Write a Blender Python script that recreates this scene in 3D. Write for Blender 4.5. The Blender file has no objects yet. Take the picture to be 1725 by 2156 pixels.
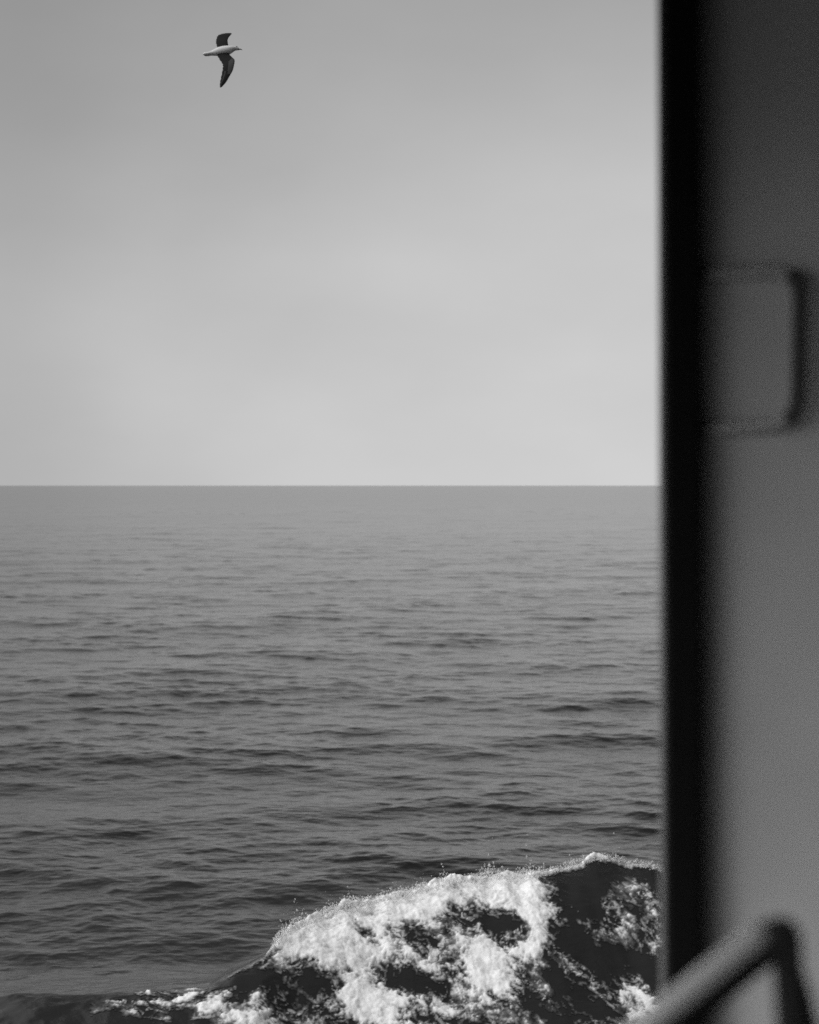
import bpy, bmesh, math, random
import numpy as np
from mathutils import Vector

C = bpy.context.scene.collection
R = math.radians

# ------------------------------------------------------------------ camera
H = 9.0                       # eye height above the water
FPX = 50.0 / 24.0 * 1725.0    # focal length in photo units (photo measured 1725 x 2156)
HOR = 1022.0                  # height of the horizon in the same units
PITCH = math.atan((1078.0 - HOR) / FPX)
cd = bpy.data.cameras.new('camera')
cam = bpy.data.objects.new('camera', cd)
C.objects.link(cam)
bpy.context.scene.camera = cam
cam.location = (0, 0, H)
cam.rotation_euler = (R(90) - PITCH, 0, 0)
cd.sensor_fit = 'HORIZONTAL'
cd.sensor_width = 24.0
cd.lens = 50.0
cd.clip_start = 0.05
cd.clip_end = 200000
cd.dof.use_dof = True
cd.dof.focus_distance = 17.5
cd.dof.aperture_fstop = 2.0
cd.dof.aperture_blades = 9

# ------------------------------------------------------------------ world (overcast daylight)
SUN_EL, SUN_AZ = R(50), R(-105)     # azimuth from +Y towards +X
w = bpy.data.worlds.new('World')
bpy.context.scene.world = w
w.use_nodes = True
nt = w.node_tree
nt.nodes.clear()
N = nt.nodes.new
L = nt.links.new


def mathn(tree, op, a, b=None, c=None, clamp=False):
    n = tree.nodes.new('ShaderNodeMath')
    n.operation = op
    n.use_clamp = clamp
    for i, v in enumerate((a, b, c)):
        if v is None:
            continue
        if isinstance(v, (int, float)):
            n.inputs[i].default_value = v
        else:
            tree.links.new(v, n.inputs[i])
    return n.outputs[0]


def ramp(tree, fac, pts, interp='LINEAR'):
    n = tree.nodes.new('ShaderNodeValToRGB')
    n.color_ramp.interpolation = interp
    e = n.color_ramp.elements
    while len(e) > 1:
        e.remove(e[0])
    e[0].position = pts[0][0]
    e[0].color = (pts[0][1],) * 3 + (1,)
    for p, v in pts[1:]:
        k = e.new(p)
        k.color = (v, v, v, 1)
    tree.links.new(fac, n.inputs[0])
    return n.outputs[0]


sky = N('ShaderNodeTexSky')
sky.sky_type = 'NISHITA'
sky.sun_disc = False
sky.sun_elevation = SUN_EL
sky.sun_rotation = SUN_AZ
bw = N('ShaderNodeRGBToBW')
L(sky.outputs[0], bw.inputs[0])
tc = N('ShaderNodeTexCoord')
sep = N('ShaderNodeSeparateXYZ')
L(tc.outputs['Generated'], sep.inputs[0])
# brightness of the cloud deck by height above the horizon (z = sine of elevation)
deck_lum = ramp(nt, mathn(nt, 'MAXIMUM', sep.outputs[2], 0.0), [
    (0.0, 5.75), (0.05, 5.55), (0.13, 5.05), (0.2, 4.2), (0.285, 3.2), (0.34, 2.3), (0.5, 1.4), (0.7, 1.5), (1.0, 2.6)])
# thinner cloud straight ahead and to the right, thicker to the left
azl = ramp(nt, mathn(nt, 'MULTIPLY_ADD', sep.outputs[0], 0.5, 0.5), [(0.0, 0.9), (0.2, 0.85), (0.335, 0.72), (0.38, 0.76), (0.43, 0.92), (0.50, 1.03), (0.56, 1.06), (0.75, 1.0), (1.0, 0.8)], 'EASE')
mp = N('ShaderNodeMapping')
mp.inputs['Scale'].default_value = (2.6, 2.6, 5.5)
mp.inputs['Rotation'].default_value = (0.0, R(-16), 0.0)
L(tc.outputs['Generated'], mp.inputs[0])
nz = N('ShaderNodeTexNoise')
nz.inputs['Scale'].default_value = 1.35
nz.inputs['Detail'].default_value = 5.0
nz.inputs['Roughness'].default_value = 0.45
L(mp.outputs[0], nz.inputs['Vector'])
cl = mathn(nt, 'MULTIPLY_ADD', nz.outputs['Fac'], 0.50, 0.75)
# added glow in the unseen sky high on the left, lights the wall
glow = mathn(nt, 'MULTIPLY', ramp(nt, mathn(nt, 'MULTIPLY_ADD', sep.outputs[0], 0.5, 0.5), [(0.0, 1.0), (0.3, 0.25), (0.42, 0.0), (1.0, 0.0)], 'EASE'),
             ramp(nt, mathn(nt, 'MAXIMUM', sep.outputs[2], 0.0), [(0.0, 0.0), (0.2, 0.06), (0.45, 0.6), (0.75, 1.0), (1.0, 0.8)], 'EASE'))
azl = mathn(nt, 'MULTIPLY_ADD', glow, 15.5, azl)
deck = mathn(nt, 'MULTIPLY', mathn(nt, 'MULTIPLY', deck_lum, azl), cl)
clear = mathn(nt, 'MULTIPLY', bw.outputs[0], 0.06)      # a little of the clear sky still comes through the deck
tot = mathn(nt, 'ADD', deck, clear)
bg = N('ShaderNodeBackground')
L(tot, bg.inputs['Color'])
bg.inputs['Strength'].default_value = 0.1
wo = N('ShaderNodeOutputWorld')
L(bg.outputs[0], wo.inputs[0])

sd = bpy.data.lights.new('sun', 'SUN')
sd.energy = 1.75
sd.angle = R(35)
sd.color = (1, 1, 1)
sun = bpy.data.objects.new('sun', sd)
C.objects.link(sun)
sv = Vector((math.sin(SUN_AZ) * math.cos(SUN_EL), math.cos(SUN_AZ) * math.cos(SUN_EL), math.sin(SUN_EL)))
sun.rotation_euler = sv.to_track_quat('Z', 'Y').to_euler()
sun.location = (-20, -30, 60)

sc = bpy.context.scene
sc.view_settings.view_transform = 'Standard'
sc.view_settings.look = 'None'
sc.view_settings.gamma = 1.0
sc.view_settings.exposure = 0.0
sc.view_settings.use_curve_mapping = False
sc.cycles.use_denoising = False
sc.cycles.denoiser = 'OPENIMAGEDENOISE'
sc.cycles.denoising_input_passes = 'RGB_ALBEDO_NORMAL'
sc.cycles.denoising_prefilter = 'ACCURATE'
sc.cycles.max_bounces = 8
sc.cycles.sample_clamp_indirect = 6.0


# ------------------------------------------------------------------ helpers
def at(X, Y, d):
    """World point at forward distance d (metres along +Y) seen at photo position X, Y (1725 x 2156 units)."""
    a, b = (X - 862.5) / FPX, -(Y - 1078.0) / FPX
    cp, sp = math.cos(PITCH), math.sin(PITCH)
    dy, dz = cp + b * sp, -sp + b * cp
    return Vector((a * d / dy, d, H + dz * d / dy))


def tag(o, label=None, cat=None, group=None, kind=None):
    for k, v in (('label', label), ('category', cat), ('group', group), ('kind', kind)):
        if v:
            o[k] = v
    return o


def link(name, me, mat=None, parent=None):
    o = bpy.data.objects.new(name, me)
    C.objects.link(o)
    for m in (mat if isinstance(mat, (list, tuple)) else [mat]):
        if m:
            me.materials.append(m)
    if parent:
        o.parent = parent
    return o


def grid_mesh(name, V, faces):
    """V (n,3) float array, faces (m,4) int array."""
    me = bpy.data.meshes.new(name)
    me.vertices.add(len(V))
    me.vertices.foreach_set('co', np.ascontiguousarray(V, dtype=np.float32).ravel())
    m = len(faces)
    me.loops.add(m * 4)
    me.loops.foreach_set('vertex_index', np.ascontiguousarray(faces, dtype=np.int32).ravel())
    me.polygons.add(m)
    me.polygons.foreach_set('loop_start', np.arange(0, m * 4, 4, dtype=np.int32))
    me.polygons.foreach_set('use_smooth', np.ones(m, dtype=bool))
    me.update(calc_edges=True)
    return me


def grid_faces(r, c):
    i = np.arange((r - 1) * c).reshape(r - 1, c)[:, :-1]
    return np.stack([i, i + 1, i + c + 1, i + c], -1).reshape(-1, 4)


def attr(me, name, vals):
    a = me.attributes.new(name, 'FLOAT', 'POINT')
    a.data.foreach_set('value', np.ascontiguousarray(vals, dtype=np.float32).ravel())


_rs = np.random.RandomState(11)
_perm = _rs.permutation(4096).astype(np.int32)
_perm = np.concatenate([_perm, _perm])
_ga = _rs.rand(4096) * 2 * np.pi
_gx, _gy = np.cos(_ga).astype(np.float32), np.sin(_ga).astype(np.float32)


def perlin(x, y, seed=0):
    x = x + seed * 17.31
    y = y - seed * 9.73
    xi, yi = np.floor(x).astype(np.int32), np.floor(y).astype(np.int32)
    fx, fy = (x - xi).astype(np.float32), (y - yi).astype(np.float32)
    u, v = fx * fx * fx * (fx * (fx * 6 - 15) + 10), fy * fy * fy * (fy * (fy * 6 - 15) + 10)

    def g(ix, iy, ax, ay):
        h = _perm[_perm[ix & 4095] + (iy & 4095)]
        return _gx[h] * ax + _gy[h] * ay
    a = g(xi, yi, fx, fy)
    b = g(xi + 1, yi, fx - 1, fy)
    c = g(xi, yi + 1, fx, fy - 1)
    d = g(xi + 1, yi + 1, fx - 1, fy - 1)
    return 1.5 * ((a * (1 - u) + b * u) * (1 - v) + (c * (1 - u) + d * u) * v)


def fbm(x, y, oct=5, seed=0, gain=0.5, ridged=False):
    s, a, t = 0, 1.0, 0
    for i in range(oct):
        n = perlin(x * 2 ** i, y * 2 ** i, seed + i)
        if ridged:
            n = 1 - 2 * np.abs(n)
        s = s + a * n
        t += a
        a *= gain
    return s / t


def sstep(a, b, x):
    t = np.clip((x - a) / (b - a), 0, 1)
    return t * t * (3 - 2 * t)


# ------------------------------------------------------------------ materials
def new_mat(name):
    m = bpy.data.materials.new(name)
    m.use_nodes = True
    return m, m.node_tree, m.node_tree.nodes['Principled BSDF']


def grey(v):
    return (v, v, v, 1)


def water_nodes(t, p, bump=0.6):
    p.inputs['Base Color'].default_value = grey(0.004)
    p.inputs['IOR'].default_value = 1.37
    a = t.nodes.new('ShaderNodeAttribute')
    a.attribute_name = 'rough'
    t.links.new(a.outputs['Fac'], p.inputs['Roughness'])
    g = t.nodes.new('ShaderNodeNewGeometry')
    m1 = t.nodes.new('ShaderNodeMapping')
    m1.inputs['Rotation'].default_value = (0, 0, R(18))
    m1.inputs['Scale'].default_value = (0.55, 1.0, 1.0)
    t.links.new(g.outputs['Position'], m1.inputs[0])
    n1 = t.nodes.new('ShaderNodeTexNoise')
    n1.inputs['Scale'].default_value = 5.5
    n1.inputs['Detail'].default_value = 4.0
    n1.inputs['Roughness'].default_value = 0.6
    n1.inputs['Distortion'].default_value = 0.4
    t.links.new(m1.outputs[0], n1.inputs['Vector'])
    b = t.nodes.new('ShaderNodeBump')
    b.inputs['Strength'].default_value = bump
    b.inputs['Distance'].default_value = 0.03
    t.links.new(n1.outputs['Fac'], b.inputs['Height'])
    n2 = t.nodes.new('ShaderNodeTexNoise')               # low broken chop, a few metres across
    n2.inputs['Scale'].default_value = 0.22
    n2.inputs['Detail'].default_value = 5.0
    n2.inputs['Roughness'].default_value = 0.6
    t.links.new(m1.outputs[0], n2.inputs['Vector'])
    b2 = t.nodes.new('ShaderNodeBump')
    b2.inputs['Strength'].default_value = 0.8
    b2.inputs['Distance'].default_value = 0.22
    t.links.new(n2.outputs['Fac'], b2.inputs['Height'])
    t.links.new(b2.outputs[0], b.inputs['Normal'])
    t.links.new(b.outputs[0], p.inputs['Normal'])
    return b


M_water, t_, p_ = new_mat('sea_water')
water_nodes(t_, p_)

M_wave, t_, p_ = new_mat('aerated_water')
water_nodes(t_, p_)
p_.inputs['Base Color'].default_value = grey(0.016)

M_foam, t_, p_ = new_mat('sea_foam')
wb = water_nodes(t_, p_, 0.4)
p_.inputs['Base Color'].default_value = grey(0.016)
fo = t_.nodes.new('ShaderNodeAttribute')
fo.attribute_name = 'foam'
pos = t_.nodes.new('ShaderNodeNewGeometry')
fn = t_.nodes.new('ShaderNodeTexNoise')
fn.inputs['Scale'].default_value = 22.0
fn.inputs['Detail'].default_value = 5.0
fn.inputs['Roughness'].default_value = 0.7
t_.links.new(pos.outputs['Position'], fn.inputs['Vector'])
ff = mathn(t_, 'MULTIPLY_ADD', mathn(t_, 'SUBTRACT', fn.outputs['Fac'], 0.5),
           mathn(t_, 'MULTIPLY', mathn(t_, 'MULTIPLY', fo.outputs['Fac'], mathn(t_, 'SUBTRACT', 1.0, fo.outputs['Fac'])), 4.0),
           fo.outputs['Fac'], clamp=True)
dif = t_.nodes.new('ShaderNodeBsdfPrincipled')
dif.inputs['Base Color'].default_value = grey(0.9)
dif.inputs['Roughness'].default_value = 0.9
dif.inputs['Specular IOR Level'].default_value = 0.1
fb = t_.nodes.new('ShaderNodeBump')
fb.inputs['Strength'].default_value = 0.3
fb.inputs['Distance'].default_value = 0.03
t_.links.new(fn.outputs['Fac'], fb.inputs['Height'])
t_.links.new(fb.outputs[0], dif.inputs['Normal'])
mx = t_.nodes.new('ShaderNodeMixShader')
t_.links.new(ff, mx.inputs[0])
t_.links.new(p_.outputs[0], mx.inputs[1])
t_.links.new(dif.outputs[0], mx.inputs[2])
t_.links.new(mx.outputs[0], t_.nodes['Material Output'].inputs[0])

M_spray, t_, p_ = new_mat('spray_white')
p_.inputs['Base Color'].default_value = grey(0.9)
p_.inputs['Roughness'].default_value = 0.8
tr_ = t_.nodes.new('ShaderNodeBsdfTranslucent')       # drops let the light from behind through
tr_.inputs['Color'].default_value = grey(0.9)
ms_ = t_.nodes.new('ShaderNodeMixShader')
ms_.inputs[0].default_value = 0.5
t_.links.new(p_.outputs[0], ms_.inputs[1])
t_.links.new(tr_.outputs[0], ms_.inputs[2])
t_.links.new(ms_.outputs[0], t_.nodes['Material Output'].inputs[0])


def painted(name, v, rough, bump=0.08, wear=0.12, scale=6.0):
    m, t, p = new_mat(name)
    g = t.nodes.new('ShaderNodeTexCoord')
    n = t.nodes.new('ShaderNodeTexNoise')
    n.inputs['Scale'].default_value = scale
    n.inputs['Detail'].default_value = 5
    t.links.new(g.outputs['Object'], n.inputs['Vector'])
    c = mathn(t, 'MULTIPLY_ADD', n.outputs['Fac'], v * wear * 2, v * (1 - wear))
    t.links.new(c, p.inputs['Base Color'])
    p.inputs['Roughness'].default_value = rough
    b = t.nodes.new('ShaderNodeBump')
    b.inputs['Strength'].default_value = bump
    b.inputs['Distance'].default_value = 0.004
    t.links.new(n.outputs['Fac'], b.inputs['Height'])
    t.links.new(b.outputs[0], p.inputs['Normal'])
    return m


M_white = painted('white_ship_paint', 0.8, 0.5)
M_rail = painted('rail_paint', 0.85, 0.5)
M_black = painted('black_rubber_and_rail_shade', 0.022, 0.8)  # black of the post, also used for the rail's shaded underside
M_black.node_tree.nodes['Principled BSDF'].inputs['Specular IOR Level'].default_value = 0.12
M_rail_shade = painted('rail_shade_tone', 0.05, 0.7)  # dark tone carrying the shade on the rail's bend, post and plate
M_steel = painted('grey_steel_bead', 0.45, 0.4)
M_dgrey = painted('dark_handle_paint', 0.13, 0.6)
M_hleg = painted('handle_leg_paint', 0.62, 0.5)
M_deck = painted('dark_deck_paint', 0.05, 0.8)
M_head = painted('deckhead_paint', 0.08, 0.7)

# ------------------------------------------------------------------ the sea: sum of wind waves
rw = np.random.RandomState(5)
PER = 24
lam = np.exp(np.linspace(math.log(0.16), math.log(46.0), int(PER * math.log(46 / 0.16, 2))))
lam = lam * np.exp(rw.uniform(-0.02, 0.02, len(lam)))
kk = 2 * np.pi / lam
srms = np.interp(np.log(lam), np.log([0.16, 0.5, 2, 5, 8, 14, 24, 46]), [0.030, 0.040, 0.042, 0.031, 0.018, 0.013, 0.009, 0.005])
amp = srms / math.sqrt(PER) * math.sqrt(2) / kk
spread = np.interp(np.log(lam), np.log([0.16, 1.5, 8, 46]), [0.95, 0.8, 0.6, 0.4])
wdir = R(-90 + 10) + np.where(np.arange(len(lam)) % 5 < 3, R(-20), R(34)) + rw.randn(len(lam)) * spread * 0.8        # running towards the ship
wdx, wdy = np.cos(wdir), np.sin(wdir)
wph = rw.rand(len(lam)) * 2 * np.pi


def waves(x, y, spacing):
    """Choppy wave displacement at x, y, leaving out waves finer than the mesh can carry."""
    z = np.zeros_like(x)
    ox = np.zeros_like(x)
    oy = np.zeros_like(x)
    zl = np.zeros_like(x)
    gust = None
    for i in range(len(lam) - 1, -1, -1):
        f = float(np.clip((lam[i] / spacing - 2.0) / 2.0, 0, 1))
        if f <= 0:
            break
        if lam[i] < 7.0 and gust is None:
            zl = z.copy()
            gust = np.clip(0.9 + 1.3 * zl + 0.85 * fbm(x / 11, y / 13, 4, 40, 0.6), 0.3, 2.3).astype(np.float32)
        ph = (x * (kk[i] * wdx[i]) + y * (kk[i] * wdy[i]) + wph[i]).astype(np.float32)
        a = amp[i] * f
        if gust is not None:
            a = a * gust
        z += a * np.cos(ph)
        s = a * np.sin(ph) * (1.15 if lam[i] < 5 else 0.9)
        ox -= s * wdx[i]
        oy -= s * wdy[i]
    oy -= 0.7 * (z - zl)               # crests lean the way they run
    return z, ox, oy


def rough_for(spacing):
    f = 1 - np.clip((lam / spacing - 2.0) / 2.0, 0, 1)
    mss = 0.08 * float(np.sum((amp * kk) ** 2 / 2 * f)) / 2 + 0.0001
    return (2 * mss) ** 0.25


# ------------------------------------------------------------------ the breaking wave's own relief
CREST = np.array([(-700, 2110, .1), (-400, 2106, .22), (0, 2102, .30), (150, 2098, .40), (250, 2092, .48), (340, 2086, .5), (415, 2082, .52), (440, 2078, .55), (500, 2046, .7),
                  (560, 2015, .85), (590, 1980, 1.0), (640, 1950, 1.1), (720, 1915, 1.25), (800, 1898, 1.3), (870, 1884, 1.38),
                  (950, 1860, 1.48), (1020, 1853, 1.5), (1130, 1847, 1.52), (1180, 1834, 1.57), (1250, 1810, 1.68),
                  (1290, 1815, 1.62), (1385, 1832, 1.5), (1500, 1868, 1.3), (1700, 1930, 1.0), (2300, 2050, .3)], dtype=float)
cw = []
for X, Y, z in CREST:
    tanv = (Y - HOR) / FPX
    p = at(X, Y, (H - z) / tanv)
    cw.append((p.x, p.y, z))
cw = np.array(cw)
cw = cw[np.argsort(cw[:, 0])]


def ridge(x, y):
    yc = np.interp(x, cw[:, 0], cw[:, 1])
    hc = np.interp(x, cw[:, 0], cw[:, 2])
    v = yc - y                                    # metres in front of the crest (towards the ship)
    lump = 0.05 * perlin(x * 1.3, y * 0.3, 31) + 0.05 * perlin(x * 3.1, y * 0.5, 32)
    lump = lump * (1 - 0.6 * sstep(0.7, 0.35, hc)) + 0.25 * sstep(0.7, 0.3, hc) * perlin(x * 0.45, y * 0.2, 33)
    hc = hc * (1 + sstep(0.15, 0.4, hc) * lump * (0.15 + 0.85 * np.exp(-(v / 0.8) ** 2)))
    lf = 0.8 + 2.3 * hc                           # length of the face
    tf = np.clip(v / lf, 0, 1)
    st = sstep(0.4, 1.0, hc)                      # low crests are round, high ones sharp
    face = hc - (hc + 0.42 * sstep(0.3, 1.2, hc)) * (st * 0.36 * tf ** 0.8 + (1 - 0.36 * st) * sstep(0, 1, tf))
    tb = np.clip(-v / (2.5 + 2.2 * hc), 0, 1)
    back = hc * (1 - sstep(0, 1, tb ** 0.8))
    out = np.where(v > 0, face, back)
    # after the trough the water rises to its level again
    tr = sstep(0, 5.0, v - lf)
    low = hc - (hc + 0.42 * sstep(0.3, 1.2, hc)) * 1.0
    return np.where(v > lf, low * (1 - tr), out), v, hc


PX0, PX1, PY0, PY1 = -13.0, 10.5, 22.0, 39.0


def inside(x, y):
    """1 in the middle of the breaking wave's patch, 0 at its rim."""
    e = np.minimum(np.minimum(x - PX0, PX1 - x), np.minimum(y - PY0, PY1 - y))
    return sstep(0.0, 1.6, e)


# sea mesh: rings round the ship, close rings near, wide rings far
yp = np.concatenate([np.arange(1.1, 60, 0.6), np.arange(60, 1150, 0.62 * 1.9)]) * 1.0
dist = H * FPX / yp / 1.0
dist = np.concatenate([[60000.0], dist])
rows = dist[dist > 26.5]
extra = np.exp(np.linspace(math.log(26.4), math.log(2.0), 60))
rows = np.concatenate([rows, extra])
half = 17.5
ang = np.concatenate([np.linspace(-180, -60, 40)[:-1], np.linspace(-60, -half, 120)[:-1],
                      np.linspace(-half, half, 950), np.linspace(half, 60, 120)[1:], np.linspace(60, 180, 40)[1:]])
A = np.radians(ang)
sx, cx_ = np.sin(A), np.cos(A)
V = np.zeros((len(rows), len(A), 3), dtype=np.float32)
RG = np.zeros((len(rows), len(A)), dtype=np.float32)
for i, d in enumerate(rows):
    x = (sx * d).astype(np.float64)
    y = (cx_ * d).astype(np.float64)
    step = abs(rows[i] - rows[i - 1]) if i else 20000.0
    sp = max(step * float(np.interp(d, [120, 350], [0.20, 0.07])), d * R(half * 2) / 950 * 0.7)
    if d < 26:
        sp = max(sp, 0.1)
    z, ox, oy = waves(x, y, sp)
    ins = inside(x, y)
    zr, _, _ = ridge(x, y)
    z = z + (ins * np.minimum(zr, 0) - 0.9 * sstep(0.05, 0.7, ins))
    V[i, :, 0], V[i, :, 1], V[i, :, 2] = x + ox, y + oy, z
    RG[i] = rough_for(sp)
me = grid_mesh('water', V.reshape(-1, 3), grid_faces(len(rows), len(A))[:, ::-1])
attr(me, 'rough', RG)
water = tag(link('water', me, M_water), kind='structure')

# breaking wave patch
SP = 0.022
gx = np.arange(PX0, PX1, SP)
gy = np.arange(PY0, PY1, SP)
gy = gy[gy > 25.5]
PY0b = gy[0]
X, Y = np.meshgrid(gx, gy)
z0, ox, oy = waves(X, Y, 0.05)
zr, vv, hc = ridge(X, Y)
wf = np.clip(hc / 1.2, 0, 1) * sstep(4.5, 1.0, vv) * sstep(-5, -1.5, vv)
calm = 1 - 0.72 * wf ** 1.5                     # the drawn-up face is smoother than the open sea


def surf_only(X_, Y_):
    zr_, _, _ = ridge(X_, Y_)
    return zr_


def hit(Xp, Yp):
    """Where the line of sight at photo position Xp, Yp meets the breaking wave."""
    a = at(Xp, Yp, 1.0)
    ys = np.arange(25.6, 40.0, 0.01)
    xs = a.x * ys
    zs = H + (a.z - H) * ys
    below = zs < surf_only(xs, ys)
    j = int(np.argmax(below)) if below.any() else len(ys) - 1
    return xs[j], ys[j]


PXM = 31.0 / FPX           # metres across for one photo unit at the wave
blobs = [  # photo x, y, half width, half height, tilt (deg, down to the right +), weight
    (640, 1985, 62, 34, -20, 1.0), (700, 1962, 80, 44, -20, 1.0), (800, 1935, 100, 44, -12, 1.0), (900, 1905, 95, 44, -14, 1.1),
    (1000, 1885, 90, 34, -3, 1.15), (1085, 1882, 75, 42, 5, 1.15), (1138, 1915, 40, 45, 40, .9),
    (1120, 1960, 34, 50, 25, .75), (1075, 1990, 36, 40, 40, .75), (985, 1962, 34, 34, 35, .9), (1020, 1995, 52, 36, 25, 1.0),
    (1035, 2035, 60, 40, 10, .95), (985, 2068, 60, 40, 0, .75), (900, 2010, 80, 24, 12, .9), (820, 2000, 80, 28, 8, .9),
    (930, 1965, 40, 30, 20, .7), (760, 2010, 60, 30, 0, .8), (690, 2022, 60, 28, 10, .75), (610, 2015, 40, 34, 10, .9), (755, 2080, 52, 44, 10, 1.0),
    (800, 2112, 58, 36, 20, .95), (720, 2115, 60, 26, 0, .6), (875, 2105, 62, 20, -8, .85), (930, 2115, 50, 20, -10, .7),
    (452, 2108, 16, 36, 50, .8), (520, 2130, 62, 28, -10, .62), (555, 2085, 70, 14, -28, .50), (625, 2128, 60, 24, 0, .52), (560, 2155, 90, 16, 0, .7),
    (860, 2150, 90, 18, 0, .7), (1000, 2120, 70, 18, 15, .45), (1060, 2085, 44, 34, 40, .5), (1090, 2130, 60, 24, 30, .4),
    (320, 2110, 76, 16, -4, .62), (392, 2096, 34, 10, -12, .7), (300, 2128, 40, 16, 10, .5),
    (1335, 1872, 34, 26, 20, .44), (1372, 1905, 20, 54, -10, .42), (1298, 1915, 26, 40, 60, .36), (1310, 1945, 30, 30, 0, .45), (1280, 1965, 44, 16, 0, .48),
    (1375, 1970, 26, 26, 30, .45), (1165, 1990, 60, 12, 35, .34), (1215, 2040, 70, 14, 32, .44), (1262, 2075, 60, 12, 30, .36), (1180, 2025, 40, 20, 40, .3),
    (1325, 2085, 34, 34, 30, .62), (1352, 2120, 44, 30, 10, .62), (1320, 2150, 40, 20, 0, .5),
    (1195, 1905, 50, 10, 48, .5), (1235, 1950, 40, 10, 45, .42), (1160, 1860, 30, 12, 20, .6),
    (1120, 2060, 90, 14, 48, .30), (1230, 2130, 90, 20, 40, .16),
]
holes = [
    (904, 1977, 32, 18, 10, .9), (972, 1935, 32, 32, 20, .95), (1040, 1937, 46, 30, 25, 1.35), (1078, 1960, 18, 26, 0, .4), (850, 2042, 36, 24, 20, 1.1), (958, 2046, 58, 15, 20, .7),
    (767, 1962, 24, 18, 30, .6), (691, 1988, 16, 10, 0, .45), (639, 2046, 36, 16, 15, .8), (591, 2101, 42, 26, 20, .7), (880, 1945, 26, 14, 0, .5),
    (840, 1965, 26, 16, 0, .5), (700, 2062, 36, 16, 20, .7), (800, 2040, 24, 12, 0, .4), (930, 2085, 50, 12, 10, .6), (880, 2128, 60, 14, 0, .5), (640, 2100, 50, 18, 10, .5),
    (1200, 1960, 60, 40, 40, .4), (1200, 1880, 44, 40, 40, .7),
]


def ell(Xp, Yp, rx, ry, tilt):
    cxw, cyw = hit(Xp, Yp)
    th = R(tilt)
    dx = (X - cxw) / PXM
    dy = -(Y - cyw) / PXM / 1.45
    u = dx * math.cos(th) + dy * math.sin(th)
    v = -dx * math.sin(th) + dy * math.cos(th)
    return np.exp(-((u / rx) ** 2 + (v / ry) ** 2) ** 1.3 * 0.6)


wx = X + 0.22 * fbm(X * 1.1, Y * 1.1, 4, 60) + 0.05 * fbm(X * 5, Y * 5, 3, 64)
wy = Y + 0.22 * fbm(X * 1.1, Y * 1.1, 4, 70) + 0.05 * fbm(X * 5, Y * 5, 3, 74)
Xs, Ys = X, Y
X, Y = wx + 0.10 * fbm(X * 2.4, Y * 2.4, 3, 66), wy + 0.10 * fbm(X * 2.4, Y * 2.4, 3, 76)
D = np.zeros_like(X)
for b in blobs:
    D = np.maximum(D, b[5] * ell(*b[:5])) * 0.8 + 0.2 * np.minimum(D + b[5] * ell(*b[:5]), 1.3)
Hn = np.zeros_like(X)
for b in holes:
    Hn += b[5] * ell(*b[:5])
X, Y = Xs, Ys
# foam right along the crest
xs_l = np.interp(X, cw[:, 0], cw[:, 0])
lip = np.exp(-(np.abs(vv - 0.0) / np.where(X > 2.4, 0.10, 0.13)) ** 2)
px_of_x = (X / (np.interp(X, cw[:, 0], cw[:, 1])) * FPX + 862.5)
lipw = np.interp(px_of_x, [240, 300, 420, 450, 560, 600, 700, 1150, 1250, 1290, 1400, 1500], [0, .35, .4, .1, .3, 1.1, 1.2, 1.1, 1.0, .7, .6, .3])
bandw = np.interp(px_of_x, [545, 575, 600, 700, 900, 1120, 1150], [0, .3, .35, .5, .6, .45, 0.0])
lipc = np.exp(-(np.abs(vv - 0.25) / 0.42) ** 2)
D = np.maximum(D, lip * lipw)
D = np.maximum(D, 1.1 * lipc * np.clip(bandw * 2, 0, 1))
# thrown a little over the back of the crest
D *= sstep(-0.45, -0.02, vv + 0.12 * fbm(X * 3, Y * 3, 3, 90))
# lacy break-up, stretched down the face
fx_ = 0.80 * X + 0.35 * (-vv)
fy_ = 0.55 * vv + 0.3 * X
fl = 0.62 * X + 0.78 * vv                 # along the run of the water, down the face and to the right
fc = 0.78 * X - 0.62 * vv                 # across it
wq = fbm(X * 2.0, Y * 2.0, 4, 100)
wr = fbm(X * 2.0, Y * 2.0, 4, 105)
qx, qy = fc + 0.15 * wq, fl + 0.20 * wr
fil = np.maximum(sstep(0.76, 0.97, 1 - 2 * np.abs(perlin(qx * 2.9, qy * 1.3, 110))), 0.8 * sstep(0.70, 0.98, 1 - 2 * np.abs(perlin(qx * 7.2, qy * 4.0, 111))))
fil2 = sstep(0.6, 0.98, 1 - 2 * np.abs(perlin(qx * 13, qy * 7, 112)))
fine = fbm(X * 6, Y * 6, 4, 120, 0.65)
mid = fbm(qx * 1.8, qy * 1.1, 5, 140, 0.6)
mid2 = fbm(qx * 4.0 + 0.2 * fine, qy * 2.2, 5, 150, 0.62)
grit = fbm(X * 17, Y * 17, 2, 125, 0.7)
val = D - 0.7 * Hn + 0.45 * mid + 0.74 * mid2
vall = D - 0.35 * Hn + 0.35 * mid
mist = 0.62 * sstep(0.22, 1.15, val + 0.1 * fine) * sstep(-0.25, 0.35, fbm(X * 1.1, Y * 1.1, 2, 165))
dense = sstep(0.46, 0.84, val + 0.36 * fine + 0.20 * grit) * (0.70 + 0.3 * sstep(-0.4, 0.4, mid2 + 0.8 * fine + 0.5 * grit))
speck = fbm(qx * 5.5 + 0.3 * fine, qy * 3.6, 5, 152, 0.72)
lacy = sstep(0.16, 0.42, speck + 0.55 * vall - 0.22) * sstep(0.06, 0.35, vall + 0.2 * mid2) * (0.7 + 0.3 * sstep(-0.3, 0.3, grit))
lacy = np.maximum(lacy, 0.55 * fil * sstep(0.10, 0.5, vall + 0.3 * fine) * sstep(-0.35, 0.25, fine + 0.6 * grit))
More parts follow.
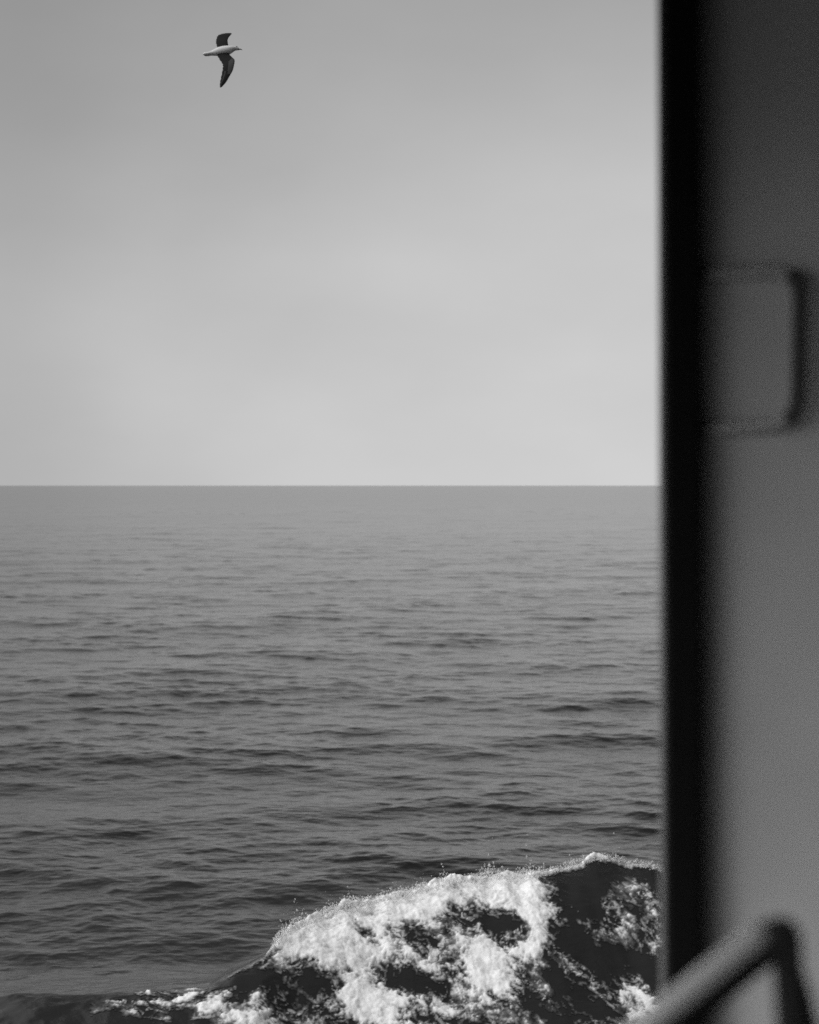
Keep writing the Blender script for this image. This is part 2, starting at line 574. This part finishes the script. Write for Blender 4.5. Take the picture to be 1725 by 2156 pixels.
foam = np.maximum(np.maximum(dense, mist), 0.85 * lacy) + 0.12 * dense * lacy
foam = np.clip(foam, 0, 1) * sstep(0.03, 0.16, D)
foam *= inside(X, Y)
bil = 1 - np.abs(fbm(X * 1.9, Y * 1.9, 4, 180, 0.55)) * 2.6          # billows
thick = np.maximum(dense, mist) * (0.012 + 0.028 * np.clip(bil, 0, 1) * np.clip(val, 0, 1.2) + 0.010 * fine) + 0.006 * lacy
thick = np.maximum(thick, 0.0) + 0.15 * lip * np.minimum(lipw, 1) * np.where(X > 2.4, 0.5, 1.0) * np.clip(0.3 + 0.9 * fbm(X * 3.2, Y * 3.2, 5, 190, 0.68), 0, 1.3) * sstep(0.1, 0.6, foam)
streak = fbm(fc * 2.4, fl * 0.30, 4, 210) * wf * sstep(0.1, 0.8, vv)
relief = 0.035 * streak + 0.05 * wf * fbm(X * 0.9, Y * 0.7, 3, 220) + 0.012 * wf * fbm(fc * 5, fl * 2.0, 3, 230)
zb = z0 * calm + zr + relief
ins = inside(X, Y)
ins = np.minimum(ins, sstep(0.0, 0.7, Y - PY0b))
zb = zb - 0.05 * (1 - sstep(0.0, 0.08, ins))
base = np.stack([X + ox * calm, Y + oy * calm, zb], -1)
r, c = X.shape
F = grid_faces(r, c)
wave_root = bpy.data.objects.new('breaking_wave', None)
C.objects.link(wave_root)
wave_root.location = (0.5, 31.0, 0.0)
tag(wave_root, 'dark bow wave breaking into white foam with spray along its crest below the ship', 'wave')
off = np.array([0.5, 31.0, 0.0])
me = grid_mesh('wave_face', base.reshape(-1, 3) - off, F)
attr(me, 'rough', np.full(r * c, 0.17) - 0.03 * wf.ravel())
link('wave_face', me, M_wave, wave_root)
# foam layer: the faces that carry foam, lifted by its thickness
ff_ = foam.ravel()
keep = ff_[F].max(1) > 0.02
Ff = F[keep]
used, inv = np.unique(Ff.ravel(), return_inverse=True)
top = base.reshape(-1, 3)[used] - off
nf_y = -np.gradient(zr, SP, axis=0).ravel()[used]
top[:, 2] += 0.006 + thick.ravel()[used]
top[:, 1] += np.clip(nf_y, -1, 1) * thick.ravel()[used] * 0.6
me = grid_mesh('foam', top, inv.reshape(-1, 4))
attr(me, 'rough', np.full(len(used), 0.17))
attr(me, 'foam', ff_[used])
tag(link('foam', me, M_foam, wave_root), kind='stuff')

# spray: drops thrown up along the foaming crest
rd = random.Random(4)
ico_v = [Vector(v).normalized() for v in [(1, 0, 0), (-1, 0, 0), (0, 1, 0), (0, -1, 0), (0, 0, 1), (0, 0, -1)]]
ico_f = [(0, 2, 4), (2, 1, 4), (1, 3, 4), (3, 0, 4), (2, 0, 5), (1, 2, 5), (3, 1, 5), (0, 3, 5)]
sv_, sf_ = [], []


def drop(x, y, z, r_, st):
    o = len(sv_)
    for v in ico_v:
        sv_.append((x + v.x * r_ - off[0], y + v.y * r_ - off[1], z + v.z * r_ * st - off[2]))
    sf_.extend([tuple(o + k for k in f) for f in ico_f])


for k in range(6500):
    q = rd.random()
    Xp = rd.uniform(572, 1150) if q < 0.82 else rd.uniform(1150, 1400)
    d0 = at(Xp, 1900, 1.0).x
    for _ in range(3):
        yy = float(np.interp(d0 * 32, cw[:, 0], cw[:, 1]))
        xx = d0 * yy
        yy = float(np.interp(xx, cw[:, 0], cw[:, 1]))
    zc = float(np.interp(xx, cw[:, 0], cw[:, 2]))
    cl_ = 0.5 + 1.0 * float(perlin(np.array([xx * 2.3]), np.array([3.3]), 7)[0]) + 0.7 * float(perlin(np.array([xx * 7.3]), np.array([1.3]), 8)[0])
    cl_ = max(cl_, 0.05)
    hgt = rd.expovariate(1 / (0.016 + 0.11 * min(cl_, 1.8) ** 2.0))
    if hgt > 0.14 and rd.random() < 0.75:
        hgt *= 0.3
    if Xp > 1150:
        hgt *= 0.45
    drop(xx + rd.gauss(0, 0.03), yy - rd.uniform(-0.25, 0.3), zc + 0.02 + hgt, (0.004 + 0.012 * rd.random() ** 2.2), rd.uniform(1, 1.8))
me = bpy.data.meshes.new('spray')
me.from_pydata(sv_, [], sf_)
me.polygons.foreach_set('use_smooth', np.ones(len(sf_), dtype=bool))
tag(link('spray', me, M_spray, wave_root), kind='stuff')


# ------------------------------------------------------------------ the ship
def rounded_prism(bm, pts, z0, z1):
    """Vertical prism over a plan outline."""
    lo = [bm.verts.new((p[0], p[1], z0)) for p in pts]
    hi = [bm.verts.new((p[0], p[1], z1)) for p in pts]
    n = len(pts)
    for i in range(n):
        bm.faces.new((lo[i], lo[(i + 1) % n], hi[(i + 1) % n], hi[i]))
    bm.faces.new(lo[::-1])
    bm.faces.new(hi)


def done(name, bm, mat, parent=None, smooth=False):
    bmesh.ops.recalc_face_normals(bm, faces=bm.faces)
    me = bpy.data.meshes.new(name)
    bm.to_mesh(me)
    bm.free()
    if smooth:
        me.polygons.foreach_set('use_smooth', np.ones(len(me.polygons), dtype=bool))
    return link(name, me, mat, parent)


def tube(bm, path, rad, seg=20, caps=True):
    pts = [Vector(p) for p in path]
    up = None
    rings = []
    for i, p in enumerate(pts):
        t = (pts[min(i + 1, len(pts) - 1)] - pts[max(i - 1, 0)]).normalized()
        if up is None:
            up = t.orthogonal().normalized()
        up = (up - t * up.dot(t)).normalized()
        s = t.cross(up)
        rings.append([bm.verts.new(p + rad * (math.cos(a) * up + math.sin(a) * s)) for a in [2 * math.pi * k / seg for k in range(seg)]])
    for a, b in zip(rings, rings[1:]):
        for k in range(seg):
            bm.faces.new((a[k], a[(k + 1) % seg], b[(k + 1) % seg], b[k]))
    if caps:
        bm.faces.new(rings[0][::-1])
        bm.faces.new(rings[-1])


def round_path(pts, rad, n=8):
    pts = [Vector(p) for p in pts]
    out = [pts[0]]
    for a, b, c in zip(pts, pts[1:], pts[2:]):
        u, v = (a - b).normalized(), (c - b).normalized()
        h = math.tan(math.acos(max(-1, min(1, u.dot(v)))) / 2)
        t = min(rad / max(h, 1e-4), (a - b).length * 0.48, (c - b).length * 0.48)
        p, q = b + u * t, b + v * t
        for k in range(n + 1):
            s = k / n
            out.append((1 - s) ** 2 * p + 2 * s * (1 - s) * b + s * s * q)
    out.append(pts[-1])
    return out


ZB, ZT = H - 1.65, H + 0.90           # deck and deckhead heights
bulk = bpy.data.objects.new('ship_bulkhead', None)
C.objects.link(bulk)
XL = at(1410, 1078, 2.8).x            # outer left edge of the black post
XR = at(1484, 1078, 2.79).x           # its inner edge, nearer
bulk.location = (XL, 2.8, ZB)
bulk.rotation_euler = (0, R(-0.28), 0)
tag(bulk, 'white painted ship wall with black edge post and grab handle beside the open sea', 'wall')


def loc(x, y, z=0):
    return (x - XL, y - 2.8, z - ZB)


def local(p):
    return Vector(loc(p[0], p[1], p[2]))


# wall: runs from behind the post towards the camera side on the right
WX0, WY0, WX1, WY1 = XR - 0.005, 2.86, XR + 1.0, 1.96


def wall_y(x):
    return WY0 + (x - WX0) / (WX1 - WX0) * (WY1 - WY0)


bm = bmesh.new()
rounded_prism(bm, [loc(WX0, WY0)[:2], loc(WX1, WY1)[:2], loc(WX1, WY1 + 0.06)[:2], loc(WX0, WY0 + 0.06)[:2]], 0.0, ZT - ZB)
done('wall_panel', bm, M_white, bulk)
bm = bmesh.new()
rounded_prism(bm, [loc(XL, 2.8)[:2], loc(XL + 0.001, 2.793)[:2], loc(XL + 0.006, 2.788)[:2], loc(XR - 0.012, 2.785)[:2], loc(XR - 0.004, 2.786)[:2], loc(XR, 2.79)[:2], loc(XR + 0.002, 2.855)[:2], loc(XL + 0.02, 3.0)[:2]], 0.002, ZT - ZB)
post = done('edge_post', bm, M_black, bulk)
bm = bmesh.new()
tube(bm, [loc(XL + 0.001, 2.812, ZB + 0.002), loc(XL + 0.001, 2.812, ZT)], 0.009, 16)
done('edge_bead', bm, M_steel, post, True)
# grab handle: a U of round bar, standing off the wall
bm = bmesh.new()


def hp(X_, Y_, off_):
    a = at(X_, Y_, 1.0)
    d = 2.9
    for _ in range(20):
        d = wall_y(a.x * d) - off_
    return local(at(X_, Y_, d))


path = [hp(1470, 580, 0.018), hp(1699, 570, 0.034), hp(1691, 892, 0.034), hp(1470, 908, 0.018)]
hpath = round_path(path, 0.05, 10)
tube(bm, hpath, 0.0105, 16)
hnd = done('grab_handle', bm, M_hleg, bulk, True)
bm = bmesh.new()
tube(bm, hpath[5:-5], 0.0125, 16)
done('grip', bm, M_dgrey, hnd, True)

# handrail close to the camera
rail = bpy.data.objects.new('handrail', None)
C.objects.link(rail)
DR = 1.65
pa, pb, pc = at(1185, 2330, DR), at(1655, 1948, DR), at(1690, 2600, DR + 0.02)
rail.location = (pc.x, pc.y, ZB)
tag(rail, 'white tubular handrail sloping up to a bend, out of focus in the lower right corner', 'handrail')


def rl(p):
    return Vector(p) - rail.location


bm = bmesh.new()
full = round_path([rl(pa), rl(pa.lerp(pb, 0.5)), rl(pa.lerp(pb, 0.87)), rl(pb), rl(pc)], 0.03, 12)
cut = 26
ax_ = (rl(pb) - rl(pa)).normalized()
nup = Vector((-ax_.z, 0, ax_.x))
if nup.z < 0:
    nup = -nup
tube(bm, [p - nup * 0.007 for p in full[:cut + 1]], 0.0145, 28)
done('rail_shade_tube', bm, M_black, rail, True)  # dark tube stands in for the shaded underside of the rail
bm = bmesh.new()
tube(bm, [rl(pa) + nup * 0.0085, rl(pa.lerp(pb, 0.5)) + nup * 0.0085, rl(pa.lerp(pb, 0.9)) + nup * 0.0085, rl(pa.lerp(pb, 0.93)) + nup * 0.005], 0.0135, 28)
done('rail_lit_tube', bm, M_rail, rail, True)  # pale tube stands in for the lit upper side of the same rail
bm = bmesh.new()
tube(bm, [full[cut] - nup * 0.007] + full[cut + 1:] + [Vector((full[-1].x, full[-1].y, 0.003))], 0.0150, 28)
done('rail_post', bm, M_rail_shade, rail, True)  # shade on the bend and post is put into their colour

bm = bmesh.new()
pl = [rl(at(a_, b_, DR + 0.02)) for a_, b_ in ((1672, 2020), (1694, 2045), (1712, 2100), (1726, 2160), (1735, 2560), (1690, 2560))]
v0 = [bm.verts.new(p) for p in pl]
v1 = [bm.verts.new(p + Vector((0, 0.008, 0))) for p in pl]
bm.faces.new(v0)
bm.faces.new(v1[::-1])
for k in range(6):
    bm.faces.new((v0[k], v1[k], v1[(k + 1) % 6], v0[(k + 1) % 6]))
done('rail_shade_plate', bm, M_rail_shade, rail)  # added plate, dark to stand in for shade on the wall behind

# deck underfoot and deckhead above
def slab(name, x0, x1, y0, y1, z0, z1, mat):
    bm = bmesh.new()
    rounded_prism(bm, [(x0, y0), (x1, y0), (x1, y1), (x0, y1)], z0, z1)
    return done(name, bm, mat)


tag(slab('deck', -4, 5, -3.0, 3.0, ZB - 0.2, ZB, M_deck), kind='structure')
bm = bmesh.new()
rounded_prism(bm, [(-1.25, -3.0), (5, -3.0), (5, 3.1), (-1.25, 3.1)], ZT + 0.003, ZT + 0.15)
rounded_prism(bm, [(-1.25, -3.0), (-1.2, -3.0), (-1.2, 3.1), (-1.25, 3.1)], ZT - 0.24, ZT + 0.002)  # added unseen beam under the edge, keeps light off the wall's top
tag(done('deckhead', bm, M_head), kind='structure')
tag(slab('cabin_wall', -0.7, 5, -3.1, -3.003, ZB, ZT + 0.15, M_head), 'grey ship cabin wall behind the open deck', 'wall')

# ------------------------------------------------------------------ the gull
M_gull_w, t_, p_ = new_mat('gull_white_plumage')
p_.inputs['Base Color'].default_value = grey(0.62)
p_.inputs['Roughness'].default_value = 0.8
M_gull_d, t_, p_ = new_mat('gull_dark_wing')
p_.inputs['Base Color'].default_value = grey(0.014)
p_.inputs['Roughness'].default_value = 0.9
p_.inputs['Specular IOR Level'].default_value = 0.1
M_gull_c, t_, p_ = new_mat('gull_wing_coverts')
p_.inputs['Specular IOR Level'].default_value = 0.1
p_.inputs['Base Color'].default_value = grey(0.05)
p_.inputs['Roughness'].default_value = 0.8
M_gull_b, t_, p_ = new_mat('gull_bill_and_eye')
p_.inputs['Base Color'].default_value = grey(0.02)
p_.inputs['Roughness'].default_value = 0.4

GD = 24.0
GO = at(462, 105, GD)
GM = GD / FPX * 0.08      # metres for one unit of the close study of the gull (12.5 of them to a photo unit)


def gp(u, v, y=0.0):
    """Study position u, v (1725-wide view of a 138 unit square) and depth y -> local metres."""
    X_, Y_ = 400.2 + u * 0.08, 41.4 + v * 0.08
    q = at(X_, Y_, GD + y)
    return (q.x - GO.x, y, q.z - GO.z)


bm = bmesh.new()
stations = [  # u, v centre, half height, half depth (study units), material
    (345, 905, 22, 60), (400, 905, 48, 95), (480, 900, 52, 90), (560, 880, 60, 75), (640, 860, 85, 85), (740, 835, 112, 110), (860, 815, 122, 130),
    (960, 805, 122, 135), (1040, 795, 112, 128), (1110, 775, 90, 108), (1160, 757, 68, 84), (1205, 748, 58, 64), (1248, 755, 48, 52),
    (1272, 765, 34, 36), (1290, 773, 17, 18), (1340, 776, 12, 11), (1362, 784, 12, 8), (1378, 795, 5, 4)]
SEG = 20
rings = []
for (u, v, hh, hd) in stations:
    ring = []
    for k in range(SEG):
        a = 2 * math.pi * k / SEG
        x, _, z = gp(u, v - hh * math.sin(a))
        ring.append(bm.verts.new((x, hd * GM * math.cos(a) * 1.0, z)))
    rings.append(ring)
for i, (a, b) in enumerate(zip(rings, rings[1:])):
    for k in range(SEG):
        f = bm.faces.new((a[k], a[(k + 1) % SEG], b[(k + 1) % SEG], b[k]))
        f.material_index = 3 if i >= 13 else 0
bm.faces.new(rings[0][::-1])
bm.faces.new(rings[-1]).material_index = 3


def wing(le, te, depth, thick):
    """Lofted wing: leading edge, trailing edge (study units), depth of each station (m)."""
    nch = 9
    def spl(p, s):
        p = np.array(p, float)
        t = np.linspace(0, 1, len(p))
        # smooth interpolation (Catmull-Rom)
        i = min(int(s * (len(p) - 1)), len(p) - 2)
        f = s * (len(p) - 1) - i
        p0, p1, p2, p3 = p[max(i - 1, 0)], p[i], p[i + 1], p[min(i + 2, len(p) - 1)]
        return 0.5 * (2 * p1 + (p2 - p0) * f + (2 * p0 - 5 * p1 + 4 * p2 - p3) * f * f + (3 * p1 - p0 - 3 * p2 + p3) * f ** 3)
    ns = 34
    tops, bots = [], []
    for j in range(ns):
        s = j / (ns - 1)
        a, b, y = spl(le, s), spl(te, s), float(spl([[d] for d in depth], s)[0])
        jag = (0.05 if j % 3 == 0 else 0.0) * (0.4 + s)
        rt, rb = [], []
        for m in range(nch):
            q = m / (nch - 1)
            qq = q * (1 - jag)
            u, v = a[0] + (b[0] - a[0]) * qq, a[1] + (b[1] - a[1]) * qq
            th = thick * (1 - 0.85 * s) * (math.sqrt(q + 0.02) * (1 - q)) * 2 + 0.0012
            camber = 0.012 * math.sin(math.pi * q) * (1 - 0.5 * s)
            x, _, z = gp(u, v, y)
            rt.append(bm.verts.new((x, y - th / 2 - camber, z)))
            rb.append(bm.verts.new((x, y + th / 2 - camber, z)))
        tops.append(rt)
        bots.append(rb)
    for j in range(ns - 1):
        s = j / (ns - 1)
        for m in range(nch - 1):
            cov = 2 if (m < 5.5 - 4.5 * s and 0.22 + 0.03 * m < s < 0.62) or (m in (5,) and s > 0.55) else 1
            f = bm.faces.new((tops[j][m], tops[j][m + 1], tops[j + 1][m + 1], tops[j + 1][m]))
            f.material_index = cov if near else 1
            f = bm.faces.new((bots[j][m + 1], bots[j][m], bots[j + 1][m], bots[j + 1][m + 1]))
            f.material_index = 1
        for m in (0, nch - 1):
            bm.faces.new((tops[j][m], tops[j + 1][m], bots[j + 1][m], bots[j][m])).material_index = 1
    for j in (0, ns - 1):
        for m in range(nch - 1):
            bm.faces.new((tops[j][m], tops[j][m + 1], bots[j][m + 1], bots[j][m])).material_index = 1


near = False
wing([(1010, 780), (1012, 690), (993, 590), (995, 510), (1030, 445), (1085, 385), (1098, 362)],
     [(715, 790), (712, 715), (680, 600), (690, 510), (740, 405), (900, 355), (1070, 345)],
     [0.02, 0.06, 0.14, 0.24, 0.36, 0.48, 0.54], 0.03)
near = True
wing([(1030, 850), (1040, 915), (1110, 985), (1175, 1060), (1160, 1190), (1125, 1330), (1050, 1470), (950, 1640), (860, 1745), (810, 1785)],
     [(720, 860), (722, 945), (785, 1060), (845, 1150), (862, 1225), (850, 1330), (822, 1480), (795, 1610), (783, 1710), (788, 1780)],
     [-0.02, -0.05, -0.12, -0.19, -0.26, -0.31, -0.36, -0.41, -0.44, -0.46], 0.03)
bmesh.ops.recalc_face_normals(bm, faces=bm.faces)
me = bpy.data.meshes.new('seagull')
bm.to_mesh(me)
bm.free()
me.polygons.foreach_set('use_smooth', np.ones(len(me.polygons), dtype=bool))
gull = link('seagull', me, [M_gull_w, M_gull_d, M_gull_c, M_gull_b])
gull.location = GO
tag(gull, 'white seagull with dark outstretched wings flying in the overcast sky above the sea', 'bird')
bm = bmesh.new()
bmesh.ops.create_uvsphere(bm, u_segments=12, v_segments=8, radius=20 * GM)
for v in bm.verts:
    v.co.x *= 1.3
    v.co += Vector(gp(1225, 718)) + Vector((0, -0.5 * 60 * GM, 0))
done('eye', bm, M_gull_b, gull, True)
